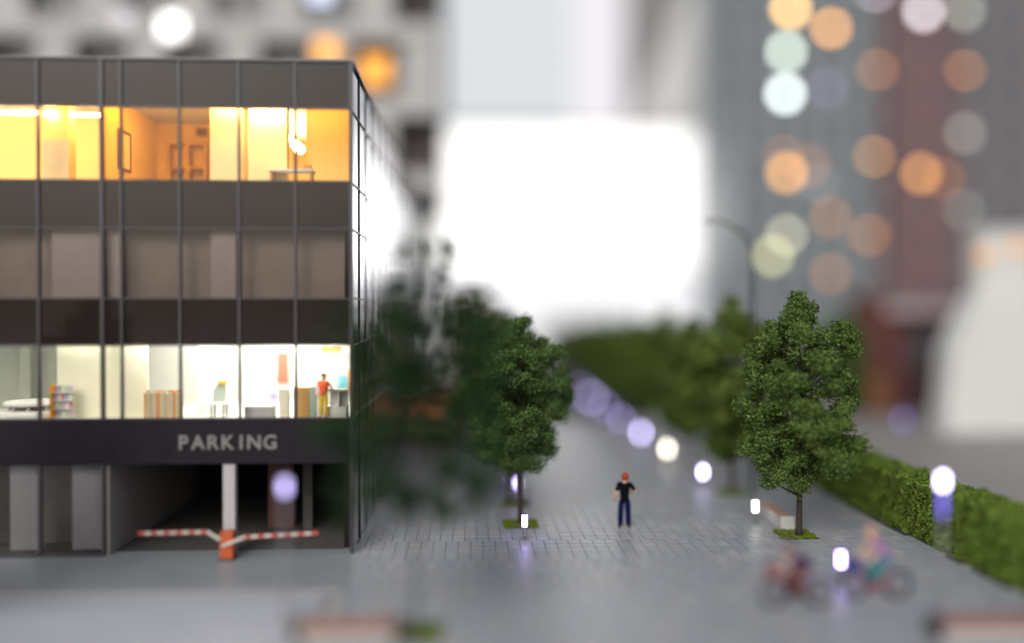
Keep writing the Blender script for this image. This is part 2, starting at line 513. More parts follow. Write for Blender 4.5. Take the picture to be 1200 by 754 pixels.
bpart('garage_column', (-6.55, -5.75, Y0 + 3.2, Y0 + 3.6, .014, 2.62), M['maroon'])
bpart('garage_column', (-5.4, -5.1, Y0 + 3.0, Y0 + 3.3, .014, 2.62), M['wall_dark'])
bpart('entrance_column', (-7.12, -6.78, Y0 + .02, Y0 + .36, .004, 2.63), M['white_post'], bevel=.015)
o = bpart('fascia_return', (-3.60, XW - .10, Y0 + .25, Y0 + 8.5, 2.66, 3.54), M['fascia'])

# ---- top storey interior (warm)
z0, z1 = LV[4] - .05, LV[5] + .45
bpart('partition_wall', (-10.60, -10.44, Y0 + .12, Y0 + 4.4, z0, z1), M['warm_wall'])
bpart('room_back_wall', (-10.44, -7.7, Y0 + 4.4, Y0 + 4.52, z0, z1), M['warm_wall'])
bpart('room_back_wall', (XF[-1] + .1, -10.62, Y0 + 3.4, Y0 + 3.5, z0, z1), M['cream'])
bpart('room_back_wall', (-7.7, XW - .3, Y0 + 7.4, Y0 + 7.5, z0, z1), M['warm_wall'])
bpart('room_side_wall', (-5.06, -4.96, Y0 + 1.9, Y0 + 7.4, z0, z1), M['warm_wall'])
bpart('room_side_wall', (-4.96, XW - .25, Y0 + 1.9, Y0 + 2.0, z0, z1), M['warm_wall'])
bpart('pillar', (-7.70, -6.78, Y0 + .9, Y0 + 4.3, z0, z1), M['cream'])
bpart('pillar', (-6.62, -5.50, Y0 + 1.1, Y0 + 1.5, z0, z1), M['cream'])
bpart('pillar', (-12.40, -11.75, Y0 + .8, Y0 + 1.3, z0, z1), M['warm_wall'])
bpart('pillar_cladding', (-12.44, -11.71, Y0 + .70, Y0 + .79, z0, 12.0), M['cream'])
for x0_, x1_, y_, m_, dz_ in ((-16.5, -12.6, .75, 'L_warm_white', .50), (-12.35, -12.05, .65, 'L_warm_white', .54), (-11.7, -10.75, .95, 'L_warm_white', .50),
                              (-6.5, -5.55, .95, 'L_warm_white', .34), (-10.2, -7.9, .6, 'L_warm', .13), (-10.2, -7.9, .85, 'L_warm', .13), (-7.6, -6.8, .6, 'L_warm_white', .13),
                              (-4.9, -3.7, .6, 'L_warm', .13), (-7.0, -5.3, .5, 'L_warm_white', .13), (-20.3, -10.9, .45, 'L_warm', .13)):
    o = MB().tube([(x0_ - OB.x, y_, z1 - dz_), (x1_ - OB.x, y_, z1 - dz_)], .05, 10).build('ceiling_lamp', M[m_], ob)
MB().tube([(-6.06 - OB.x, 2.4, z1 - .52), (-6.06 - OB.x, 6.2, z1 - .52)], .07, 10).build('ceiling_lamp', M['L_warm_white'], ob)

# ---- middle storey interior (unlit, blinds down)
z0, z1 = LV[2] - .05, LV[3] + .05
bpart('room_back_wall', (XF[-1] + .1, XW - .3, Y0 + .55, Y0 + .65, z0, z1), M['brown_wall'])
for u0, u1 in ((62, 121), (127, 144), (248, 277), (-70, -40)):
    xa, xb = at(u0, 300, Y0 + .3)[0], at(u1, 300, Y0 + .3)[0]
    bpart('roller_blind', (xa, xb, Y0 + .26, Y0 + .29, z0 + .02, z1 - .02), M['blind_grey'])

# ---- lower lit storey interior (cool white)
z0, z1 = 3.87, LV[1] + .35
bpart('room_back_wall', (-14.4, XW - .3, Y0 + 5.4, Y0 + 5.5, z0, z1), M['white_wall'])
bpart('room_back_wall', (XF[-1] + .1, -12.2, Y0 + 3.4, Y0 + 3.5, z0, z1), M['green_wall'])
bpart('partition_wall', (-12.2, -10.44, Y0 + 1.0, Y0 + 1.12, z0, z1), M['pale_cream'])
bpart('partition_wall', (-10.40, -9.55, Y0 + .9, Y0 + 1.02, z0, z1), M['pale_cream'])
bpart('partition_wall', (-8.30, -7.35, Y0 + 1.6, Y0 + 1.72, z0, z1), M['white_wall'])
bpart('wall_panel', (-13.5, -13.1, Y0 + 3.25, Y0 + 3.4, z0, z1), M['green_wall'])
bpart('wall_panel', (-14.3, -14.0, Y0 + 3.1, Y0 + 3.4, z0, z1), M['green_wall'])
for x0_, x1_, y_, m_ in ((-7.2, -5.1, .5, 'L_cool'), (-4.9, -3.8, .5, 'L_cool'), (-7.2, -4.2, 2.6, 'L_cool'), (-7.2, -4.2, 4.4, 'L_cool'), (-9.5, -8.4, .5, 'L_cool'), (-10.3, -9.7, .45, 'L_cool_dim'),
                         (-8.2, -7.5, .7, 'L_cool'), (-9.4, -7.5, 3.4, 'L_cool'), (-12.1, -10.7, .5, 'L_cool_dim'), (-15.2, -12.6, .6, 'L_cool_dim'), (-19.5, -16.5, .6, 'L_cool_dim')):
    MB().tube([(x0_ - OB.x, y_, z1 - .12), (x1_ - OB.x, y_, z1 - .12)], .05, 10).build('ceiling_lamp', M[m_], ob)

# ---- furniture behind the glass
FT = LV[4] - .05                                    # floor of the warm storey
t = thing('picture_frame', 'brown framed picture on the receding wall of the warm lit room', 'picture', (-10.435, Y0 + 1.5, 11.82))
MB().box(0, .03, -.42, .42, -.52, .52).build('canvas', flat((.75, .62, .35)), t)
for b in ((.0, .06, -.48, .48, .52, .60), (.0, .06, -.48, .48, -.60, -.52), (.0, .06, -.48, -.42, -.519, .519), (.0, .06, .42, .48, -.519, .519)):
    MB().box(*b).build('frame_bar', M['dark_wood'], t)
t = thing('shelf_unit', 'open wooden shelf unit on the back wall of the warm lit room', 'shelf', (-9.33, Y0 + 4.15, FT))
for x in (-.62, -.08, .0, .54):
    MB().box(x, x + .07, -.18, .18, 0, 1.88).build('upright', M['oak'], t)
for z in (.25, 1.0, 1.80):
    MB().box(-.545, -.085, -.17, .17, z, z + .06).build('shelf', M['oak'], t)
    MB().box(.075, .535, -.17, .17, z, z + .06).build('shelf', M['oak'], t)
o = box('wall_speaker', (-9.1, -8.78, Y0 + 4.2, Y0 + 4.39, 12.85, 13.08), M['dark_wood'], bevel=.01); tag(o, 'small dark box fixed high above the wooden shelf unit', 'speaker')
t = thing('desk', 'low desk at the right end of the warm lit storey', 'desk', (-5.2, Y0 + .9, FT))
MB().box(-.75, .55, -.3, .3, .44, .50).build('top', M['white_wall'], t)
for x in (-.7, .45): MB().box(x, x + .06, -.25, .25, 0, .44).build('leg', M['oak'], t)
o = box('box', (-4.95, -4.72, Y0 + .8, Y0 + 1.0, FT + .50, FT + .66), M['oak'], bevel=.01); tag(o, 'small brown box standing on the desk in the warm lit room', 'box')
o = box('cushion', (-9.55, -9.1, Y0 + 2.2, Y0 + 2.6, FT + .002, FT + .24), flat((.75, .28, .04)), bevel=.05); tag(o, 'orange cushion on the floor before the wooden shelf unit', 'cushion')

FL = 3.87
t = thing('display_table', 'round two tier white table behind the lower left windows', 'table', (-13.0, Y0 + 1.35, FL))
MB().lathe([(.95, .0), (1.02, .04), (1.02, .16), (.95, .20)], n=28).build('base', M['white_wall'], t)
for k in range(9):
    a = 2 * PI * k / 9
    MB().box(.68 * math.cos(a) - .04, .68 * math.cos(a) + .04, .68 * math.sin(a) - .04, .68 * math.sin(a) + .04, .201, .36).build('leg', flat((.45, .46, .44)), t)
MB().lathe([(.80, .36), (.84, .38), (.84, .44), (.80, .46)], n=28).build('table_top', M['white_wall'], t)
t = thing('card_rack', 'upright rack of small coloured cards with an orange side behind the lower windows', 'rack', (-11.85, Y0 + .55, FL))
MB().box(-.31, -.25, -.12, .12, 0, 1.0).build('side_panel', flat((.80, .36, .03)), t)
MB().box(-.249, .30, .08, .12, 0.05, 1.0).build('back_panel', M['white_wall'], t)
cols = [(.8, .3, .25), (.35, .5, .75), (.85, .8, .5), (.5, .7, .5), (.75, .5, .7), (.85, .85, .85)]
for i in range(4):
    MB().box(-.249, .30, -.10, .079, .06 + i * .235, .08 + i * .235).build('shelf', M['white_wall'], t)
    for j in range(5):
        MB().box(-.23 + j * .105, -.15 + j * .105, .0, .03, .081 + i * .235, .25 + i * .235).build('card', flat(cols[(i * 2 + j) % 6]), t)


def bookcase(loc, wdt, h, cs, label, n):
    t = thing('bookcase', label, 'bookcase', loc)
    MB().box(-wdt / 2, wdt / 2, .1, .14, 0, h).build('back_panel', M['oak'], t)
    MB().box(-wdt / 2, wdt / 2, -.12, .099, 0, .04).build('shelf', M['oak'], t)
    r2 = random.Random(n)
    x = -wdt / 2 + .01; i = 0
    while x < wdt / 2 - .06:
        bw = r2.uniform(.05, .11)
        MB().box(x, x + bw - .008, -.10, .08, .041, h - r2.uniform(.0, .10)).build('book', flat(cs[i % len(cs)]), t)
        x += bw; i += 1


bookcase((-8.95, Y0 + .5, FL), 1.05, .82, [(.7, .3, .1), (.7, .6, .35), (.45, .48, .42), (.8, .5, .2), (.6, .58, .5)], 'low bookcase with orange and grey spines behind the third lit window bay', 3)
t = thing('tall_chair', 'pale high backed chair with an orange headrest behind the lower windows', 'chair', (-7.42, Y0 + .75, FL))
MB().box(-.22, .22, -.22, .22, .38, .44).build('seat', M['white_wall'], t, bevel=.02)
MB().prism([(-.22, .44), (.12, .44), (.16, .95), (-.10, .95), (-.20, .8)], .16, .22).build('backrest', flat((.42, .48, .42)), t)
MB().box(-.08, .17, .13, .24, .951, 1.06).build('headrest', flat((.8, .42, .04)), t, bevel=.02)
for x in (-.2, .15):
    for y in (-.2, .15): MB().box(x, x + .05, y, y + .05, 0, .38).build('leg', M['bench_stone'], t)
o = box('low_counter', (-6.60, -5.75, Y0 + .35, Y0 + .75, FL, FL + .36), M['bench_stone'], bevel=.015); tag(o, 'low pale counter behind the second window from the corner', 'counter')
t = thing('display_stand', 'row of upright coloured display boards left of the figure in red', 'display stand', (-4.85, Y0 + .55, FL))
for x, wd, h, c in ((-.62, .28, .86, (.82, .78, .62)), (-.31, .05, .90, (.12, .14, .12)), (-.10, .40, .90, (.75, .42, .12)), (.22, .18, .92, (.36, .44, .38)), (.40, .15, .88, (.80, .80, .84)), (.56, .06, .93, (.30, .30, .34))):
    MB().box(x - wd / 2, x + wd / 2 - .01, -.12, .12, 0, h).build('board', flat(c), t)
t = thing('cabinet', 'white cabinet with open shelves beside the corner of the lower lit storey', 'cabinet', (-3.9, Y0 + .75, FL))
MB().box(-.30, .22, -.2, .2, 0, .32).build('drawer', M['white_wall'], t)
MB().box(-.30, .22, .12, .2, .321, .80).build('back_panel', M['white_wall'], t)
MB().box(-.02, .02, -.2, .119, .321, .74).build('divider', M['white_wall'], t)
MB().box(-.32, .24, -.21, .21, .801, .85).build('top', M['white_wall'], t)
for u, v, wd, h, c, lab in ((331, 432, .45, 1.1, (.75, .12, .08), 'red poster on the back wall of the white lit storey'),
                            (320, 470, .35, .5, (.38, .32, .70), 'violet poster low on the back wall of the white lit storey'),
                            (402, 452, .4, .7, (.15, .50, .62), 'teal poster near the corner of the white lit storey'),
                            (413, 448, .3, .8, (.80, .40, .12), 'orange poster next to the teal one'),
                            (388, 409, .8, .3, (.75, .20, .05), 'orange red banner high on the back wall near the corner')):  # coloured panel painted in place of a glowing ceiling lamp
    x, z = at(u, v, Y0 + 5.3)
    t = thing('poster', lab, 'poster', (x, Y0 + 5.36, z))
    MB().box(-wd / 2, wd / 2, -.012, .03, -h / 2, h / 2).build('print', flat(c), t)
    MB().box(-wd / 2 - .03, wd / 2 + .03, -.01, .028, h / 2, h / 2 + .03).build('rail', M['steel'], t)

# ------------------------------------------------------------------ parking barrier
t = thing('parking_barrier', 'orange parking barrier post with two bent red and white striped arms', 'barrier', (-6.86, 25.55, .004))
MB().box(-.18, .18, -.16, .16, 0, .80).build('post', M['orange_paint'], t, bevel=.02)
MB().box(-.21, .21, -.19, .19, -.004, .06).build('base_plate', M['black'], t)


def boom(pts, name='arm'):
    a = MB().tube(pts[:2], .05, 10).build(name, M['white_paint'], t)
    p0, p1 = Vector(pts[1]), Vector(pts[2]); n = 11
    for i in range(n):
        MB().tube([p0.lerp(p1, i / n), p0.lerp(p1, (i + .99) / n)], .05, 10).build('stripe', M['red_paint'] if i % 2 == 0 else M['white_paint'], a)
    MB().ball(tuple(pts[1]), .052).build('joint', M['white_paint'], a)


boom([(-.16, -.2, .60), (-.50, -.2, .82), (-2.40, -.2, .80)])
boom([(-.10, -.21, .42), (.52, -.21, .67), (2.56, -.21, .76)])

# ------------------------------------------------------------------ foliage
def quads(name, P, size, rs, tilt=1.0, outward=None):
    """many small leaf faces, each its own island"""
    n = len(P)
    nrm = rs.normal(size=(n, 3))
    if outward is not None: nrm = nrm * tilt + outward
    nrm /= np.linalg.norm(nrm, axis=1)[:, None] + 1e-9
    a = np.cross(nrm, rs.normal(size=(n, 3))); a /= np.linalg.norm(a, axis=1)[:, None] + 1e-9
    b = np.cross(nrm, a)
    sz = size * rs.uniform(.6, 1.3, n)[:, None]
    V = np.stack([P - a * sz, P - b * sz * .62 + nrm * sz * .15, P + a * sz, P + b * sz * .62 + nrm * sz * .15], 1).reshape(-1, 3)
    me = bpy.data.meshes.new(name)
    me.vertices.add(4 * n); me.vertices.foreach_set('co', V.astype(np.float32).ravel())
    me.loops.add(4 * n); me.loops.foreach_set('vertex_index', np.arange(4 * n, dtype=np.int32))
    me.polygons.add(n); me.polygons.foreach_set('loop_start', np.arange(0, 4 * n, 4, dtype=np.int32))
    me.polygons.foreach_set('loop_total', np.full(n, 4, dtype=np.int32))
    me.update(calc_edges=True); me.validate()
    return me


def tree_mesh(seed, height, z_low, width, prof, nclump, nleaf, leaf, cl=(.26, .46), lean=0., given=None, thick=1.):
    """crown of foam like clumps carried on a trunk with limbs; returns crown mesh, trunk mesh"""
    rs = np.random.RandomState(seed); rr = random.Random(seed)
    cen = []; rad = []
    Rw = width / 2
    tries = 0
    if given:
        cen = [Vector(p[:3]) for p in given]; rad = [p[3] for p in given]; nclump = 0
    while len(cen) < nclump and tries < 20000:
        tries += 1
        h = rr.random(); ang = rr.uniform(0, 2 * PI)
        q = math.sqrt(rr.random()) if rr.random() < .45 else rr.uniform(.72, 1.0)
        pr = np.interp(h, [p[0] for p in prof], [p[1] for p in prof])
        pr *= 1 + .20 * math.sin(3 * ang + seed + 6 * h) + .10 * math.sin(7 * ang - 9 * h)
        if rr.random() > .25 + pr: continue
        if h < .10 and math.sin(ang * 2 + seed) > .45: continue
        rc = rr.uniform(*cl) * (.75 + .35 * pr)
        r_ = max(q * (pr * Rw - rc * .6), 0)
        if h > .85: r_ *= .45
        p = Vector((r_ * math.cos(ang), r_ * math.sin(ang), z_low + rc * .6 + h * (height - z_low - rc * 1.3)))
        if any((p - c).length < .52 * (rc + k) for c, k in zip(cen, rad)): continue
        cen.append(p); rad.append(rc)
    pts = []; outs = []
    for c, k in zip(cen, rad):
        n = int(nleaf * (k / .36) ** 2)
        d = rs.normal(size=(n, 3)); d /= np.linalg.norm(d, axis=1)[:, None]
        # lumpy clump
        bump = 1 + .22 * np.sin(d[:, 0] * 7 + c.x * 9) * np.sin(d[:, 1] * 7 + c.y * 9) + .18 * np.sin(d[:, 2] * 9 + c.z * 7)
        r_ = k * np.power(rs.uniform(0, 1, n), .38) * bump
        q = d * r_[:, None] * np.array([1, 1, .86]) + np.array(c)
        pts.append(q); outs.append(d)
        # stray sprigs
        n2 = max(3, n // 14)
        d2 = rs.normal(size=(n2, 3)); d2 /= np.linalg.norm(d2, axis=1)[:, None]
        pts.append(d2 * (k * rs.uniform(1., 1.28, n2))[:, None] + np.array(c)); outs.append(d2)
    P = np.concatenate(pts); O = np.concatenate(outs)
    crown = quads('crown', P, leaf, rs, .8, O)
    tb = MB()
    top = z_low + .82 * (height - z_low)
    tb.tube([(0, 0, -.02), (.01, 0, .25), (.03, .01, z_low), (lean * .5, .02, z_low + .45 * (height - z_low)), (lean, 0, top)], [k_ * thick for k_ in (.13, .095, .085, .06, .02)], 10)
    for c in rr.sample(cen, min(34, len(cen))):
        zb = max(z_low * .92, c.z - rr.uniform(.5, 1.3) * (.5 + c.xy.length * .5))
        zb = min(zb, top - .1)
        b = Vector((.03, 0, zb)); m_ = b.lerp(c, .55) + Vector((0, 0, -.12))
        tb.tube([b, m_, c], [.035 * thick, .024 * thick, .01 * thick], 6)
    return crown, tb.mesh('trunk', True)


PROF_R = [(0, .35), (.08, .72), (.22, .96), (.40, 1.0), (.58, .95), (.74, .82), (.88, .60), (.96, .42), (1, .25)]
PROF_L = [(0, .40), (.10, .75), (.28, .97), (.55, 1.0), (.75, .85), (.9, .62), (1, .35)]
crR, tkR = tree_mesh(11, 7.62, 1.35, 3.75, PROF_R, 165, 900, .042, (.18, .38))
crL, tkL = tree_mesh(23, 6.95, 1.7, 3.15, PROF_L, 120, 900, .038, (.19, .37))
_r = random.Random(8)
sparse = [(u_, _r.uniform(-.9, .9), z_, k_) for u_, z_, k_ in (
    (.25, 8.0, .36), (.60, 8.35, .24), (-.12, 7.45, .34), (1.34, 7.27, .30), (.98, 6.63, .38), (.24, 6.72, .42), (-.68, 6.72, .44), (-1.32, 6.70, .34), (-1.05, 5.98, .42),
    (-.31, 6.17, .46), (-.12, 5.44, .52), (.42, 5.25, .36), (.98, 5.99, .34), (1.34, 5.62, .38), (-.86, 5.07, .46), (-1.42, 4.50, .42), (-.50, 4.15, .42), (-.86, 3.42, .46),
    (-1.6, 3.42, .38), (-1.32, 2.68, .40), (-.13, 3.23, .42), (.61, 3.05, .46), (1.34, 3.23, .40), (1.07, 2.7, .36), (1.7, 4.15, .30), (1.55, 5.07, .28), (-1.23, 2.15, .30), (-.1, 4.7, .42), (-1.7, 5.5, .3))]
loose = []
for p_ in sparse:
    if p_[2] < 2.95 or p_[0] < -1.5: continue
    for q_ in range(7):
        k_ = p_[3] * _r.uniform(.26, .58)
        loose.append((p_[0] + _r.gauss(0, .30), p_[1] + _r.gauss(0, .4), p_[2] + _r.gauss(0, .30), k_))
for q_ in range(60):                                       # feathery ends reaching over the street
    loose.append((_r.uniform(.2, 1.9), _r.uniform(-.8, .8), _r.uniform(3.2, 7.2), _r.uniform(.11, .25)))
for q_ in range(16):
    loose.append((_r.uniform(-1.75, -.9), _r.uniform(-.6, .6), _r.uniform(2.4, 5.6), _r.uniform(.10, .22)))
crF, tkF = tree_mesh(41, 8.3, 2.0, 4.9, PROF_R, 0, 600, .05, given=loose, thick=.45)
far_meshes = [tree_mesh(s, 7.5 + .2 * k, 1.25, 3.9, PROF_R, 70, 150, .10, (.32, .52)) for k, s in enumerate((51, 67, 83))]


def tree(crown, trunk, x, y, m, label, rz=0, sc=1, group=None, cat='tree', name='street_tree'):
    t = thing(name, label, cat, (x, y, 0), rz, group)
    t.scale = (sc, sc, sc)
    o = obj('trunk', trunk, None if trunk.materials else M['bark'], t)
    c = obj('crown', crown, None if crown.materials else m, t)
    if c.data.materials[0] != m:
        c.material_slots[0].link = 'OBJECT'; c.material_slots[0].material = m
    return t


def patch(x, y, label, s=.56, group='moss patches at the feet of the trees'):
    rs = np.random.RandomState(int(abs(x * 100 + y * 10)))
    n = 900
    n = 2200
    P = np.stack([rs.uniform(-s, s, n), rs.uniform(-s, s, n), rs.uniform(.01, .06, n)], 1)
    P[:, :2] *= (1 + .10 * np.sin(P[:, :1] * 9 + x) * np.sin(P[:, 1:2] * 11 + y))
    t = thing('moss_patch', label, 'moss patch', (x, y, 0), 0, group)
    MB().box(-s * .93, s * .93, -s * .93, s * .93, .001, .018).build('soil', M['bark'], t)
    o = obj('moss', quads('moss', P, .035, rs), M['moss'], t); tag(o, kind='stuff')


RW = 'trees along the right side of the promenade'
LW = 'trees along the left side of the promenade'
tree(crR, tkR, 10.16, 27.3, M['leaf_warm'], 'sharp leafy green tree beside the bench on the right', .4, 1, RW)
patch(10.12, 27.5, 'square green moss patch under the sharp tree beside the bench')
tree(far_meshes[0][0], far_meshes[0][1], 10.05, 34.1, M['leaf_far'], 'blurred green tree standing right behind the sharp right hand tree', 1.0, 1, RW)
patch(10.05, 34.1, 'green moss patch under the second tree of the right row')
words = ('third', 'fourth', 'fifth', 'sixth', 'seventh', 'eighth', 'ninth', 'tenth', 'eleventh', 'twelfth', 'thirteenth', 'fourteenth', 'fifteenth', 'sixteenth', 'seventeenth')
for i in range(15):
    cm, tm = far_meshes[(i + 1) % 3]
    tree(cm, tm, 10.1 + rnd.uniform(-.15, .15), 41.0 + i * 5.0, M['leaf_far'], '%s tree of the right row counted from the front, in the blurred row' % words[i], rnd.uniform(0, 6), .90 - .012 * i + rnd.uniform(-.03, .03), RW)
tree(crL, tkL, 1.62, 29.24, M['leaf_cool'], 'sharp dark green tree left of the walking person', 2.2, 1, LW)
patch(1.62, 29.3, 'dark green moss patch under the sharp left tree')
patch(1.6, 32.5, 'green moss patch behind the sharp left tree', .5)
for i, y in enumerate((32.6, 38.8, 45.0, 52.0, 59.0, 66.0)):
    cm, tm = far_meshes[i % 3]
    tree(cm, tm, 1.5 + (-.1 if i == 0 else rnd.uniform(-.1, .1)), y, M['leaf_cool'], '%s tree of the left row, hidden behind the sharp left tree' % (('second',) + words)[i], rnd.uniform(0, 6), (.86 if i == 0 else .92), LW)
tree(crF, tkF, -1.2, 19.42, M['leaf_dark'], 'very blurred dark tree in front of the office block corner', YAW * -1, 1)
patch(-1.2, 19.42, 'blurred green moss patch at the bottom edge of the picture')
tree(far_meshes[1][0], far_meshes[1][1], -13.3, 19.6, M['leaf_cool'], 'tree seen only mirrored in the dark glass band of the office block', .3, 1.0)
tree(far_meshes[2][0], far_meshes[2][1], 24.3, 58, M['leaf_cool'], 'dark blurred tree beside the red brown low building', 2.3, .9)

# hedge
hd = thing('hedge', 'long clipped green hedge along the right edge of the paving', 'hedge', (XH, 18, 0))
HX, HH, HL = 1.25, 1.72, 44.0
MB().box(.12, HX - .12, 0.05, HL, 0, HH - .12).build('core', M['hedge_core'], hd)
rs = np.random.RandomState(4)


def hedge_pts(y0, y1, dens):
    out = []; nor = []
    ar = (y1 - y0)
    n = int(ar * HH * dens)
    p = np.stack([rs.uniform(-.06, .14, n), rs.uniform(y0, y1, n), rs.uniform(0, HH, n)], 1)
    p[:, 0] += .07 * np.sin(p[:, 1] * 3.1) * np.sin(p[:, 2] * 4 + p[:, 1]) + .05 * np.sin(p[:, 1] * 8.3 + p[:, 2] * 5)
    out.append(p); nor.append(np.tile([-1, 0, .3], (n, 1)))
    n = int(ar * HX * dens)
    p = np.stack([rs.uniform(0, HX, n), rs.uniform(y0, y1, n), HH + rs.uniform(-.14, .05, n)], 1)
    p[:, 2] += .06 * np.sin(p[:, 1] * 2.7 + 1) * np.sin(p[:, 0] * 5 + p[:, 1]) + .05 * np.sin(p[:, 1] * 7.1)
    out.append(p); nor.append(np.tile([0, 0, 1], (n, 1)))
    n = int(ar * HH * dens * .3)
    p = np.stack([rs.uniform(HX - .14, HX + .05, n), rs.uniform(y0, y1, n), rs.uniform(0, HH, n)], 1)
    out.append(p); nor.append(np.tile([1, 0, .3], (n, 1)))
    return np.concatenate(out), np.concatenate(nor)


a, na = hedge_pts(4.5, 15.5, 1500)
me = quads('leaves', a, .052, rs, .75, na); o = obj('leaves', me, M['leaf_hedge'], hd); tag(o, kind='stuff')
a1, n1 = hedge_pts(-1, 4.5, 500); a2, n2 = hedge_pts(15.5, HL, 380)
me = quads('leaves', np.concatenate([a1, a2]), .085, rs, .75, np.concatenate([n1, n2])); o = obj('leaves', me, M['leaf_hedge'], hd); tag(o, kind='stuff')

# ------------------------------------------------------------------ benches
def bench(x, y, rz, label, L=2.15, th=.05):
    t = thing('bench', label, 'bench', (x, y, .004), rz, 'low benches with a wooden seat on a pale block')
    W = .21
    MB().box(-W, W, -L / 2, L / 2, 0, .409 - th).build('base', M['bench_stone'], t, bevel=.012)
    for k in range(3):
        x0 = -W - .004 + k * .143
        MB().box(x0, x0 + .135, -L / 2 + .02, L / 2 - .02, .41 - th, .41).build('plank', M['wood'] if th < .1 else M['bench_wood_dark'], t, bevel=.006)
    for s in (-1, 1):
        MB().box(-W - .012, W + .012, s * (L / 2 + .02) - .03 - .3 * max(th - .05, 0), s * (L / 2 + .02) + .03 + .3 * max(th - .05, 0), -.002, .43).build('end_plate', M['bench_stone'] if abs(rz) < .5 else M['black'], t)
    return t


bench(10.13, 29.3, 0, 'sharp bench with a wooden top beside the right hand tree')
bench(-2.62, 19.2, PI / 2, 'blurred wooden bench at the bottom edge in front of the parking entrance', th=.24)
bench(11.05, 18.75, PI / 2, 'blurred wooden bench at the bottom right corner', th=.24)

# ------------------------------------------------------------------ bollard lamps
BG = 'small lit bollards along the promenade'


def bollard(x, y, m, label):
    t = thing('bollard_lamp', label, 'bollard light', (x, y, .004), 0, BG)
    for s in (-1, 1): MB().tube([(s * .058, 0, 0), (s * .058, 0, .36)], .016, 8).build('leg', M['steel'], t)
    MB().lathe([(.075, .36), (.085, .375), (.085, .72), (.075, .735)], n=18).build('lamp', M[m], t, smooth=False)
    MB().lathe([(.09, .736), (.09, .75), (.06, .765)], n=18).build('cap', M['steel'], t)
    MB().lathe([(.09, .342), (.09, .358)], n=18).build('collar', M['steel'], t)
    MB().lathe([(.11, 0), (.11, .012)], n=18).build('foot_plate', M['steel'], t)


bollard(9.62, 22.85, 'L_violet', 'lit bollard between the two cyclists')
bollard(9.40, 29.2, 'L_white', 'lit white bollard at the far left end of the bench')
bollard(9.31, 35.55, 'L_violet_soft', 'lit violet bollard left of the second right hand tree')
bollard(9.19, 41.6, 'L_cream', 'lit cream white bollard in the right row beyond the first violet disc')
for i, (y, m_) in enumerate(((47.3, 'L_violet_soft'), (53.6, 'L_violet_dim'), (60.0, 'L_violet_dim'), (66.8, 'L_violet_soft'), (73.5, 'L_violet_dim'))):
    bollard(9.05 - i * .02, y, m_, '%s bollard of the right row from the front, a soft violet disc' % words[i + 2])
bollard(1.65, 27.48, 'L_violet', 'sharp lit violet bollard in front of the left tree')
bollard(at(607, 560, 33.6)[0], 33.6, 'L_violet_dim', 'dim violet bollard half hidden behind the trunk of the left tree')
bollard(at(597, 569, 35.2)[0], 35.2, 'L_violet_faint', 'farthest small violet bollard left of the left trunk')
bollard(25.7, 52.2, 'L_violet_faint', 'dim violet bollard far off beyond the hedge')

# lamp posts near the camera
def lamp_post(x, y, m, glow, label):
    t = thing('lamp_post', label, 'lamp post', (x, y, .004), 0, 'slim lamp posts in the blurred foreground')
    MB().lathe([(.12, 0), (.12, .03), (.05, .06), (.04, 2.24)], n=16).build('post', M['steel'], t, smooth=True)
    MB().lathe([(.055, 2.241), (.055, 2.90)], n=16).build('glow_tube', M[glow], t)
    MB().lathe([(.06, 2.901), (.085, 2.95), (.085, 3.17), (.06, 3.21)], n=18).build('lamp', M[m], t)
    MB().lathe([(.07, 3.211), (.10, 3.23), (.03, 3.26)], n=18).build('cap', M['steel'], t)


lamp_post(at(1106, 562, 20.3)[0], 20.3, 'L_post', 'L_blue', 'slim lamp post with a bright white head and blue tube before the hedge')
M['L_post_tube_off'] = M['steel']
lamp_post(at(333, 562, 20.3)[0], 20.3, 'L_post_dim', 'L_post_tube_off', 'slim lamp post with a dim lilac head before the parking entrance')

# gooseneck street lamp
gx, gy = at(882, 300, 33.5)[0], 33.5
t = thing('street_lamp', 'tall thin grey street lamp with a curved arm above the second right tree', 'street lamp', (gx, gy, 0))
pl = [(0, 0, 0), (0, 0, 9.0)]
for k in range(1, 9):
    a_ = k / 8 * R(66); pl.append((-1.0 * (1 - math.cos(a_)), 0, 9.0 + 1.2 * math.sin(a_)))
e_ = pl[-1]; pl.append((e_[0] - .7, 0, e_[2] + .33))
MB().tube(pl, [.055] * 2 + [.05] * 9, 8).build('post', M['black'], t, smooth=True)
MB().box(e_[0] - 1.35, e_[0] - .68, -.12, .12, e_[2] + .27, e_[2] + .38).build('lamp_head', M['steel'], t, bevel=.03)

# ------------------------------------------------------------------ people and bicycles
def skin_mesh(name, verts, edges, radii, root=0, sub=2):
    me = bpy.data.meshes.new(name + '_sk'); me.from_pydata([tuple(v) for v in verts], edges, [])
    o = bpy.data.objects.new(name + '_sk', me); C.objects.link(o)
    md = o.modifiers.new('skin', 'SKIN'); md.use_smooth_shade = True
    for i, r_ in enumerate(radii):
        me.skin_vertices[0].data[i].radius = (r_, r_) if not isinstance(r_, tuple) else r_
        me.skin_vertices[0].data[i].use_root = (i == root)
    s_ = o.modifiers.new('sub', 'SUBSURF'); s_.levels = sub; s_.render_levels = sub
    dg = bpy.context.evaluated_depsgraph_get()
    m2 = bpy.data.meshes.new_from_object(o.evaluated_get(dg)); m2.name = name
    bpy.data.objects.remove(o)
    for p in m2.polygons: p.use_smooth = True
    return m2


def graph(J, chains, rad):
    """chains of joint names -> verts, edges, radii"""
    names = []; E = set()
    for ch in chains:
        for n in ch:
            if n not in names: names.append(n)
        for a, b in zip(ch, ch[1:]): E.add((names.index(a), names.index(b)))
    return [J[n] for n in names], list(E), [rad[n] for n in names]


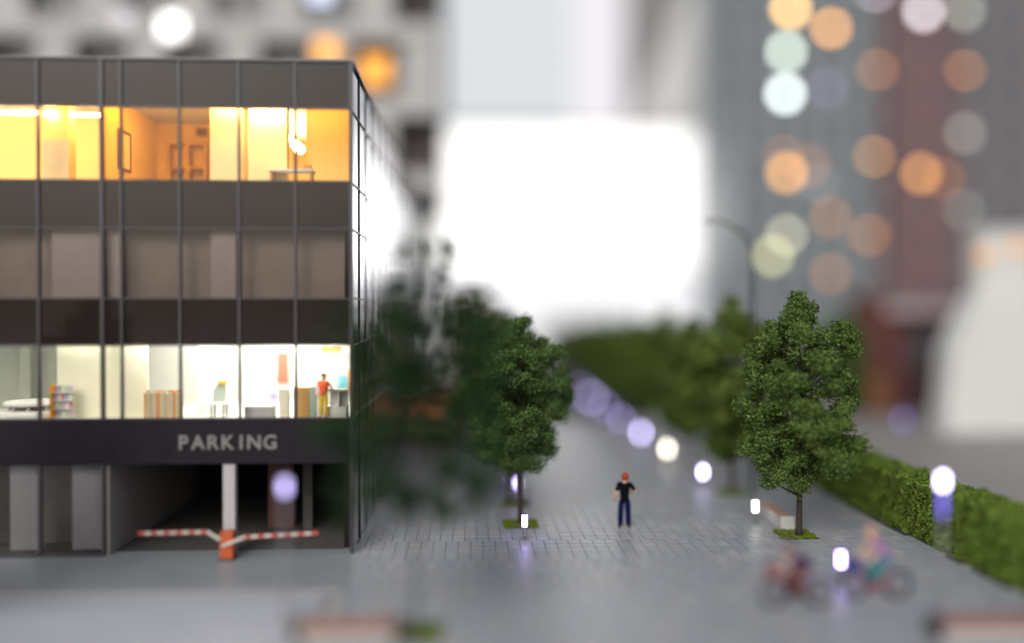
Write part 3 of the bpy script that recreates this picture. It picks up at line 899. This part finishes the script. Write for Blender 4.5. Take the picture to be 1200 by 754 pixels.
STAND = {'pel': (0, 0, .95), 'waist': (0, .0, 1.08), 'chest': (0, .0, 1.30), 'neck': (0, -.01, 1.47), 'jaw': (0, .02, 1.555), 'mid': (0, .015, 1.63), 'top': (0, .0, 1.70),
         'shl': (-.19, 0, 1.41), 'ell': (-.27, -.06, 1.13), 'wrl': (-.24, .08, .90), 'shr': (.19, 0, 1.41), 'elr': (.27, -.06, 1.13), 'wrr': (.24, .08, .90),
         'hil': (-.10, 0, .90), 'knl': (-.11, .02, .50), 'anl': (-.12, -.02, .09), 'tol': (-.14, .16, .035), 'hir': (.10, 0, .90), 'knr': (.11, .02, .50), 'anr': (.12, -.02, .09), 'tor': (.14, .16, .035)}
RAD = {'pel': .105, 'waist': .10, 'chest': (.14, .10), 'neck': .055, 'jaw': .070, 'mid': .092, 'top': .062, 'shl': .062, 'ell': .050, 'wrl': .038, 'shr': .062, 'elr': .050, 'wrr': .038,
       'hil': .080, 'knl': .055, 'anl': .042, 'tol': .033, 'hir': .080, 'knr': .055, 'anr': .042, 'tor': .033}


def person(label, loc, rz, pose, shirt, trousers, shoes, hair, sleeve=.55, hair_long=False, sc=1.0, cap=None, group=None):
    J = dict(STAND); J.update(pose); J = {k: Vector(v) for k, v in J.items()}
    rad = dict(RAD)
    t = thing('person', label, 'person', loc, rz, group); t.scale = (sc, sc, sc)
    V = dict(J); ch = [['pel', 'waist', 'chest', 'neck', 'jaw', 'mid', 'top']]
    for s in 'lr':
        w_ = J['wr' + s]; e = J['el' + s]; d = (w_ - e).normalized()
        side = d.cross(Vector((0, 0, 1))); side = (side if side.length > .2 else Vector((1, 0, 0))).normalized()
        V['pa' + s] = w_ + d * .075; rad['pa' + s] = (.036, .022)
        ch.append(['chest', 'sh' + s, 'el' + s, 'wr' + s, 'pa' + s])
        curl = Vector((0, .4, -.3))
        for k, (o_, l_) in enumerate(((-.027, .062), (-.009, .074), (.009, .068), (.027, .052))):
            a = V['pa' + s] + side * o_ + d * .03; b = a + d * l_ * .5; c = b + (d + curl * .8).normalized() * l_ * .5
            for q, p_ in zip('abc', (a, b, c)): V['f%s%d%s' % (s, k, q)] = p_
            rad['f%s%da' % (s, k)] = .010; rad['f%s%db' % (s, k)] = .009; rad['f%s%dc' % (s, k)] = .0075
            ch.append(['pa' + s, 'f%s%da' % (s, k), 'f%s%db' % (s, k), 'f%s%dc' % (s, k)])
        sg = 1 if s == 'l' else -1
        a = w_ + d * .03 + side * .03 * sg; b = a + side * .025 * sg + d * .035
        V['t%sa' % s] = a; V['t%sb' % s] = b; rad['t%sa' % s] = .011; rad['t%sb' % s] = .009
        ch.append(['wr' + s, 't%sa' % s, 't%sb' % s])
        ch.append(['pel', 'hi' + s, 'kn' + s, 'an' + s, 'to' + s])
    v, e, r_ = graph(V, ch, rad)
    me = skin_mesh('body', v, e, r_)
    # face: eyes, nose, mouth, ears
    bm = bmesh.new(); bm.from_mesh(me)
    hd_ = J['mid']; fw = J['mid'] - J['neck']; fwd = Vector((0, 1, 0)); 
    def add_ball(c, rx, ry, rz_, mi):
        mt = Matrix.Translation(c) @ Matrix.Diagonal((rx, ry, rz_, 1))
        r0 = bmesh.ops.create_icosphere(bm, subdivisions=1, radius=1, matrix=mt)
        for f in {f for vv in r0['verts'] for f in vv.link_faces}: f.material_index = mi; f.smooth = True
    add_ball(hd_ + Vector((0, .098, -.015)), .014, .022, .026, 0)
    for s in (-1, 1):
        add_ball(hd_ + Vector((s * .034, .082, .012)), .011, .008, .008, 1)
        add_ball(hd_ + Vector((s * .092, 0, -.01)), .012, .02, .03, 0)
    add_ball(hd_ + Vector((0, .084, -.055)), .024, .008, .007, 2)
    bm.to_mesh(me); bm.free()
    obj('body', me, [M['skin'], M['black'], flat((.45, .15, .12))], t)
    # shirt
    V2 = {k: J[k] for k in ('waist', 'chest', 'shl', 'shr')}
    V2['hem'] = J['pel'].lerp(J['waist'], .1); V2['tail'] = J['pel'].lerp(J['waist'], -.55); V2['col'] = J['chest'].lerp(J['neck'], .72)
    rad2 = {'tail': .165, 'hem': .162, 'waist': .150, 'chest': (.172, .128), 'col': .072, 'shl': .083, 'shr': .083}
    c2 = [['tail', 'hem', 'waist', 'chest', 'col']]
    for s in 'lr':
        if sleeve <= .7:
            V2['sl' + s] = J['sh' + s].lerp(J['el' + s], sleeve / .55 * .75); rad2['sl' + s] = .066
            c2.append(['chest', 'sh' + s, 'sl' + s])
        else:
            V2['e' + s] = J['el' + s]; V2['w' + s] = J['el' + s].lerp(J['wr' + s], .92); rad2['e' + s] = .058; rad2['w' + s] = .046
            c2.append(['chest', 'sh' + s, 'e' + s, 'w' + s])
    v, e, r_ = graph(V2, c2, rad2)
    obj('shirt', skin_mesh('shirt', v, e, r_), cloth(shirt), t)
    # trousers
    V3 = {'belt': J['pel'].lerp(J['waist'], .85), 'pel': J['pel']}; rad3 = {'belt': .135, 'pel': .150}
    c3 = [['belt', 'pel']]
    for s in 'lr':
        for q in ('hi', 'kn'): V3[q + s] = J[q + s]
        V3['cu' + s] = J['kn' + s].lerp(J['an' + s], 1.04)
        rad3['hi' + s] = .120; rad3['kn' + s] = .098; rad3['cu' + s] = .092
        c3.append(['pel', 'hi' + s, 'kn' + s, 'cu' + s])
    v, e, r_ = graph(V3, c3, rad3)
    obj('trousers', skin_mesh('trousers', v, e, r_, root=1), cloth(trousers), t)
    for s in 'lr':
        a, b = J['an' + s], J['to' + s]
        m_ = skin_mesh('shoe', [a + Vector((0, -.04, -.035)), a.lerp(b, .5) + Vector((0, 0, -.015)), b + Vector((0, .03, .012))], [(0, 1), (1, 2)], [.05, .052, .042], 0, 2)
        obj('shoe', m_, flat(shoes), t)
    h = MB().ball((0, 0, 0), .128 if cap else .118, .140 if cap else .122, .128 if cap else .135, 18, 12)
    hm = h.mesh('hair', True)
    for vv in hm.vertices:
        x, y, z = vv.co
        if y > .02 and z < .055: vv.co.y = .02 + (y - .02) * .2
        if hair_long and y <= .03 and z < 0: vv.co.z *= 1.7
        k_ = 1 + .05 * math.sin(x * 90) * math.sin(z * 80 + y * 70)
        vv.co *= k_
    hdir = (J['top'] - J['jaw']).normalized()
    o = obj('hair' if not cap else 'helmet', hm, cloth(hair), t, J['mid'] + hdir * (.035 if cap else .018) + Vector((0, -.016, 0)))
    if not cap:
        # uneven crest so the hair is not a ball
        cb = MB()
        for k in range(9):
            a_ = k / 9 * 2 * PI
            cb.ball((.05 * math.cos(a_), .055 * math.sin(a_) - .01, .075 + .012 * math.sin(3 * a_)), .038, .04, .034, 8, 6)
        cb.build('hair_tuft', cloth(hair), o, smooth=True)
    return t


person('person with red hair in a black shirt and navy trousers standing on the paving', (4.95, 28.7, .004), R(-14),
       {'shl': (-.19, -.02, 1.41), 'ell': (-.25, -.13, 1.15), 'wrl': (-.31, .0, .93), 'shr': (.19, 0, 1.42), 'elr': (.35, -.03, 1.19), 'wrr': (.18, .20, 1.13),
        'anl': (-.13, -.05, .09), 'tol': (-.20, .07, .035), 'anr': (.12, .04, .09), 'tor': (.16, .18, .035), 'knl': (-.12, -.02, .5), 'knr': (.11, .05, .5),
        'jaw': (.02, .03, 1.555), 'mid': (.02, .02, 1.63), 'top': (.01, -.01, 1.71)},
       (.004, .004, .006), (.008, .008, .05), (.05, .02, .015), (.30, .045, .014), sleeve=.68)
person('figure in a red top and yellow trousers behind the corner window of the lit storey', (-4.32, Y0 + .45, FL), R(165),
       {'ell': (-.33, -.10, 1.20), 'wrl': (-.17, .02, 1.02), 'elr': (.30, .03, 1.16), 'wrr': (.20, .2, 1.0)}, (.75, .12, .04), (.80, .55, .06), (.35, .05, .03), (.05, .045, .02), sleeve=.3, sc=.74)


def bicycle(label, loc, rz, frame, bag=None):
    t = thing('bicycle', label, 'bicycle', loc, rz, 'bicycles ridden across the plaza')
    for y, nm in ((.53, 'front'), (-.53, 'rear')):
        wl = thing('wheel', None, None, (0, y, .345)); wl.parent = t
        MB().torus((0, 0, 0), .322, .030, 'x', 36, 8).build('tyre', M['black'], wl, smooth=True)
        rm = MB().torus((0, 0, 0), .296, .010, 'x', 36, 6)
        rm.tube([(-.04, 0, 0), (.04, 0, 0)], .025, 8)
        for k in range(16):
            a = 2 * PI * k / 16
            rm.tube([(0, 0, 0), (0, .295 * math.cos(a), .295 * math.sin(a))], .0025, 4)
        rm.build('rim', M['steel'], wl)
    fm = flat(frame, .35)
    f = MB()
    bb = (0, -.06, .30); st = (0, -.20, .80); hdp = (0, .36, .84); hdl = (0, .40, .68)
    f.tube([bb, st], .017); f.tube([st, hdp], .016); f.tube([bb, hdl], .019); f.tube([hdp, hdl], .021)
    for s in (-1, 1):
        f.tube([(0, -.06, .30), (s * .05, -.53, .345)], .010); f.tube([(0, -.19, .78), (s * .05, -.53, .345)], .009)
    f.build('frame', fm, t, smooth=True)
    k = MB()
    for s in (-1, 1): k.tube([(s * .01, .405, .67), (s * .05, .45, .60), (s * .05, .53, .345)], .012)
    k.build('fork', fm, t, smooth=True)
    MB().tube([(-.30, .24, .98), (-.22, .34, 1.0), (0, .36, .98), (.22, .34, 1.0), (.30, .24, .98)], .013).tube([(0, .36, .83), (0, .36, .98)], .014).build('handlebar', M['steel'], t, smooth=True)
    MB().prism([(-.07, .90), (.07, .90), (.05, .94), (-.05, .94)], -.34, -.12).tube([(0, -.20, .79), (0, -.22, .905)], .013).build('saddle', M['black'], t)
    MB().tube([(-.09, -.06, .30), (.09, -.06, .30)], .02).tube([(.09, -.06, .30), (.09, .06, .20)], .011).tube([(-.09, -.06, .30), (-.09, -.18, .40)], .011).box(.09, .18, .02, .10, .185, .21).box(-.18, -.09, -.22, -.14, .39, .415).build('crank', M['steel'], t)
    for y, a0 in ((.53, 1), (-.53, -1)):
        MB().tube([(0, y + .37 * math.cos(R(d)), .345 + .37 * math.sin(R(d))) for d in range(20, 165, 16)], .02, 6).build('mudguard', M['black'], t)
    if bag:
        MB().box(-.17, .17, .44, .70, .72, .98).build('basket', flat(bag), t, bevel=.02)
    return t


RIDE = {'pel': (0, -.20, 1.00), 'waist': (0, -.14, 1.12), 'chest': (0, .02, 1.32), 'neck': (0, .10, 1.47), 'jaw': (0, .17, 1.54), 'mid': (0, .17, 1.62), 'top': (0, .15, 1.69),
        'shl': (-.18, .04, 1.41), 'ell': (-.27, .14, 1.16), 'wrl': (-.27, .29, 1.03), 'shr': (.18, .04, 1.41), 'elr': (.27, .14, 1.16), 'wrr': (.27, .29, 1.03),
        'hil': (-.10, -.17, .95), 'knl': (-.14, .22, .80), 'anl': (-.14, -.10, .47), 'tol': (-.14, .04, .40), 'hir': (.10, -.17, .95), 'knr': (.14, .16, .62), 'anr': (.14, .02, .27), 'tor': (.14, .17, .22)}
LOW = dict(RIDE); LOW.update({'chest': (0, .08, 1.22), 'neck': (0, .20, 1.32), 'jaw': (0, .27, 1.36), 'mid': (0, .27, 1.44), 'top': (0, .25, 1.51), 'shl': (-.18, .11, 1.28), 'shr': (.18, .11, 1.28)})
bicycle('blurred bicycle with a red frame ridden by the navy helmeted cyclist', (7.70, 20.80, .004), R(88), (.13, .03, .03), (.20, .07, .08))
person('blurred cyclist with a navy helmet and jacket and red trousers', (7.70, 20.80, .004), R(88), LOW, (.012, .012, .075), (.11, .026, .024), (.12, .03, .025), (.006, .008, .10), sleeve=1, cap=True, group='cyclists crossing the plaza')
bicycle('blurred bicycle with a dark frame and navy basket right of the lit bollard', (9.82, 21.25, .004), R(90), (.30, .04, .06), (.03, .035, .20))
person('blurred cyclist in a purple top and teal shorts riding upright', (9.82, 21.25, .004), R(90), RIDE, (.26, .10, .34), (.015, .17, .20), (.60, .06, .05), (.55, .28, .20), sleeve=.4, group='cyclists crossing the plaza')

# ------------------------------------------------------------------ far buildings
def fpart(root, name, b, m):
    l = root.location
    return box(name, (b[0] - l.x, b[1] - l.x, b[2] - l.y, b[3] - l.y, b[4], b[5]), m, root)


def lit(root, name, u, v, Y, s, col, L):
    x, z = at(u, v, Y)
    h = s / 2
    f = fpart(root, name, (x - h, x + h, Y - .12, Y - .04, z - h, z + h), bright(col, L))
    return f


# white apartment block with staggered balcony frames, behind the office block
AY = 57.0
ab = thing('apartment_block', 'blurred white apartment block with staggered balcony frames behind the office block', 'building', (-24, AY, 0))
AX1 = -2.0
AXL = XW + .1
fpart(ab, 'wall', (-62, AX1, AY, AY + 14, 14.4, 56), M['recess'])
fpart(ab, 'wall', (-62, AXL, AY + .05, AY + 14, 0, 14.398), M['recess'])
cw, chh = 5.5, 4.6
for r_ in range(11):
    zb = .6 + r_ * chh
    ax = AX1 if zb > 14 else AXL
    fpart(ab, 'balcony_slab', (-62, ax + .05, AY - 1.7, AY - .003, zb, zb + 1.15), M['facade_white'])
    off = 2.75 if r_ % 2 else 0
    for c_ in range(11):
        x = ax - off - c_ * cw
        if x < -60: break
        fpart(ab, 'balcony_fin', (x - 2.2, x + (0 if off else .04), AY - 1.6, AY - .004, zb + 1.153, zb + chh - .003), M['facade_white'])
        if x - 6 > -60:
            fpart(ab, 'window', (x - 3.7, x - 2.3, AY - .06, AY - .002, zb + 1.6, zb + 4.3), M['far_glass'])
            fpart(ab, 'window', (x - 5.4, x - 3.9, AY - .06, AY - .002, zb + 1.6, zb + 4.3), M['far_glass'])
fpart(ab, 'roof', (-62.3, AX1 + .3, AY - 2, AY + 14.3, 56, 56.6), M['roof'])
WHT, ORG = (1, .98, .95), (1, .45, .10)
for u, v, s, c, L in ((203, 33, 1.2, WHT, 6.0), (147, 24, 1.1, (1, .93, .97), 1.6), (383, 62, 1.3, ORG, 3.2), (440, 84, 1.6, (1, .42, .07), 3.0), (377, -8, 1.2, (.75, .8, 1), 3.4)):
    lit(ab, 'lit_window', u, v, AY - 1.75, s, c, L)

# towers on the right
def tower(name, label, x0, x1, y, h, m, cols, pitch=3.5, dz=12):
    t = thing(name, label, 'tower', ((x0 + x1) / 2, y, 0))
    fpart(t, 'wall', (x0, x1, y, y + dz, 0, h), m)
    fpart(t, 'roof', (x0 - .3, x1 + .3, y - .3, y + dz + .3, h, h + .6), M['roof'])
    wx = (x1 - x0) / cols
    z = 1.2
    while z < h - 3:
        for c_ in range(cols):
            fpart(t, 'window', (x0 + c_ * wx + .22 * wx, x0 + (c_ + 1) * wx - .22 * wx, y - .05, y - .002, z, z + pitch * .55), M['far_glass'])
        fpart(t, 'ledge', (x0, x1, y - .25, y - .003, z + pitch * .72, z + pitch * .86), m)
        z += pitch
    return t


TY = 80.0
tx0 = at(858, 200, TY)[0]; tx1 = at(1030, 200, TY)[0]; tx2 = at(1112, 200, TY)[0]
tw = tower('high_rise_tower', 'blurred blue grey tower with round glowing windows right of the bright sky gap', tx0, tx1, TY, 60, M['tower'], 6)
tb_ = tower('red_brown_tower', 'blurred narrow red brown tower between the two grey towers', tx1 + .1, tx2, TY - 1.5, 62, M['tower_brick'], 2)
td = tower('lilac_grey_tower', 'blurred dark lilac grey tower at the right edge', tx2 + .1, tx2 + 34, TY, 58, M['tower_dark'], 12)
OR2, OR3, GW, LI = (1, .46, .12), (1, .40, .12), (.80, .95, .80), (.85, .72, .90)
for u, v, c, L in ((925, 12, (1, .60, .20), 22), (972, 36, OR2, 18), (920, 62, GW, 14), (919, 111, (.85, .95, .92), 20), (1026, 86, OR3, 8), (968, 105, (.55, .5, .9), 2.5),
                   (1024, -4, LI, 12), (1023, 181, OR2, 11), (921, 203, OR2, 13), (918, 180, OR3, 5), (948, 195, OR3, 3), (921, 275, (.9, .85, .6), 8), (905, 300, (.85, .85, .4), 8),
                   (972, 255, OR3, 3.5), (1018, 275, OR3, 5), (973, 320, OR3, 4), (958, 215, (.7, .8, .9), 2)):
    lit(tw, 'lit_window', u, v, TY, .85, c, L)
for u, v, c, L in ((1080, 15, (.9, .85, .9), 13), (1078, 204, (1, .45, .12), 9), (1105, 210, OR3, 2.5)):
    lit(tb_, 'lit_window', u, v, TY - 1.6, .85, c, L)
for u, v, c, L in ((1128, 14, (.6, .65, .55), 7), (1128, 87, OR3, 10), (1129, 157, (.7, .68, .6), 4.5), (1128, 247, (.55, .6, .5), 3.2)):
    lit(td, 'lit_window', u, v, TY, .85, c, L)

# made-up white bridge over the far end of the street, and the lit hall beneath it
BY = 117.0
bx0, bx1 = at(519, 60, BY)[0], at(731, 60, BY)[0]
sb = thing('sky_bridge', 'blurred white building bridging the street high above the bright window wall', 'building', (10, BY, 0))  # added block in place of a lit white curtain and wall
zb = at(600, 146, BY)[1]
xm = at(672, 60, BY)[0]; xe = at(850, 60, BY)[0]
fpart(sb, 'wall', (bx0, xe, BY + .3, BY + 13, zb, 84), M['bridge'])
for i in range(4):
    for j in range(4):
        xa = bx0 + (xm - bx0) * i / 4; xb = bx0 + (xm - bx0) * (i + 1) / 4
        fpart(sb, 'lit_panel', (xa + .05, xb - .05, BY, BY + .298, zb + j * 6 + .05, zb + j * 6 + 5.95), M['L_panel'])  # pale wall given its own glow to brighten it
    fpart(sb, 'wall_panel', (xm, bx1, BY - .6, BY + .298, zb - .3 + i * 6, zb + 5.65 + i * 6), M['L_panel_warm'])  # pinkish wall face made to glow as well, no lamp behind
fpart(sb, 'dark_recess', (bx1 + .02, xe, BY + .02, BY + .298, zb + .6, 84), M['bridge_dark'])
l_ = sb.location
MB().prism([(at(739, 60, BY)[0] - l_.x, zb - .2), (xe - l_.x, zb - .2), (xe - l_.x, 60), (at(838, 60, BY)[0] - l_.x, 60), (at(802, 0, BY)[0] - l_.x, at(802, 0, BY)[1])], -1.2, .0).build('slanted_wing', M['fin'], sb)
gh = thing('glass_hall', 'blown out white lit window wall of a hall closing the end of the street', 'building', (12, 118, 0))
HY = 118.0
hx0, hx1 = at(512, 300, HY)[0], at(872, 300, HY)[0]
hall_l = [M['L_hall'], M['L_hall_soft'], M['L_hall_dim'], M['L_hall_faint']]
for i in range(6):
    for j in range(5):
        xa = hx0 + (hx1 - hx0) * i / 6; xb = hx0 + (hx1 - hx0) * (i + 1) / 6
        za = .6 + (zb - 1.2) * j / 5; zc_ = .6 + (zb - 1.2) * (j + 1) / 5
        fpart(gh, 'lit_window', (xa + .06, xb - .06, HY, HY + .1, za + .06, zc_ - .06), hall_l[min(3, max(i - 3, 0, (2, 2, 0, 0, 1)[j], 1 if i == 0 else 0))])  # outer panes dimmed to paint a soft hazy edge
for i in range(7):
    xa = hx0 + (hx1 - hx0) * i / 6
    fpart(gh, 'mullion', (xa - .05, xa + .05, HY - .1, HY + .12, .3, zb - .35), M['facade_white'])
for j in range(6):
    za = .6 + (zb - 1.2) * j / 5
    fpart(gh, 'transom', (hx0, hx1, HY - .07, HY + .11, za - .05, za + .05), M['facade_white'])
fpart(gh, 'wall', (hx0, hx1, HY + .2, HY + 12, 0, zb - .2), M['facade_white'])
# low buildings far off
lb = thing('tan_house', 'small blurred tan house at the far left end of the street', 'house', (-1, 75, 0))
fpart(lb, 'wall', (-2.2, 1.2, 75, 81, 0, 7.4), M['tan'])
lb_r = MB().prism([(-1.5, 7.402), (2.5, 7.402), (1.8, 8.5), (-.8, 8.5)], -.3, 6.3).build('roof', M['roof'], lb)
for k in range(3): fpart(lb, 'window', (-1.9 + k * 1.05, -1.2 + k * 1.05, 74.95, 74.998, 4.4, 6.2), M['far_glass'])

br = thing('low_brick_building', 'blurred dark red low building beyond the hedge', 'building', (29.5, 60, 0))
fpart(br, 'wall', (26.6, 29.6, 60, 62, 0, 8.0), M['brick'])
fpart(br, 'wing', (29.62, 34.5, 60.6, 62, 0, 6.8), M['plum'])
fpart(br, 'cornice', (28.2, 33.8, 59.6, 60.59, 6.82, 7.6), M['pink_stone'])
for k in range(4): fpart(br, 'window', (30.0 + k, 30.6 + k, 60.54, 60.598, 3.2, 5.6), M['far_glass'])
fpart(br, 'door', (27.0, 28.4, 59.94, 59.998, .02, 2.6), M['dark_wood'])
fpart(br, 'roof', (26.4, 29.8, 59.9, 62.2, 8.02, 8.3), M['roof'])

GY = 50.0
gx0 = at(1114, 400, GY)[0]; gx1 = at(1150, 300, GY)[0]; gz = at(1150, 272, GY)[1]; gm = at(1130, 345, GY)[1]
gl = thing('white_gallery', 'blurred white stepped building beyond the hedge at the right edge', 'building', (gx0 + 9, GY, 0))
l_ = gl.location
MB().prism([(gx0 - .3 - l_.x, 0), (gx0 + 18 - l_.x, 0), (gx0 + 18 - l_.x, gm), (gx1 - .1 - l_.x, gm), (gx0 + .2 - l_.x, gm * .62)], 0, 1.8).build('wall', M['gallery'], gl)
fpart(gl, 'upper_wall', (gx1, gx0 + 18, GY + .3, GY + 1.6, gm + .002, gz), M['gallery'])
fpart(gl, 'parapet', (gx1 - .1, gx0 + 18.1, GY + .2, GY + 1.7, gz + .002, gz + .3), M['facade_white'])
for k in range(4): fpart(gl, 'window', (gx1 + 3.4 + k * 3, gx1 + 4.6 + k * 3, GY + .24, GY + .298, gm + 1, gz - .8), M['far_glass'])
for u, v in ((1152, 300), (1192, 290)): lit(gl, 'lit_window', u, v, GY + .28, .8, (1, .50, .22), 1.6)

# small warm lit kiosk down the left side of the street
kx = -1.9
kk = thing('kiosk', 'small blurred kiosk with an orange lit front behind the dark tree', 'kiosk', (kx, 49, 0))
for b, nm, m_ in (((-1.3, 1.1, .1, 2.2, 0, 2.7), 'cabin', 'dark_wood'), ((-1.5, 1.3, -.4, 2.4, 2.702, 2.95), 'roof', 'dark_wood'), ((-1.1, .9, .02, .098, 1.0, 2.4), 'lit_front', 'L_kiosk'), ((-1.2, 1.0, -.3, .018, .86, .98), 'counter', 'oak')):
    MB().box(*b).build(nm, M[m_], kk)
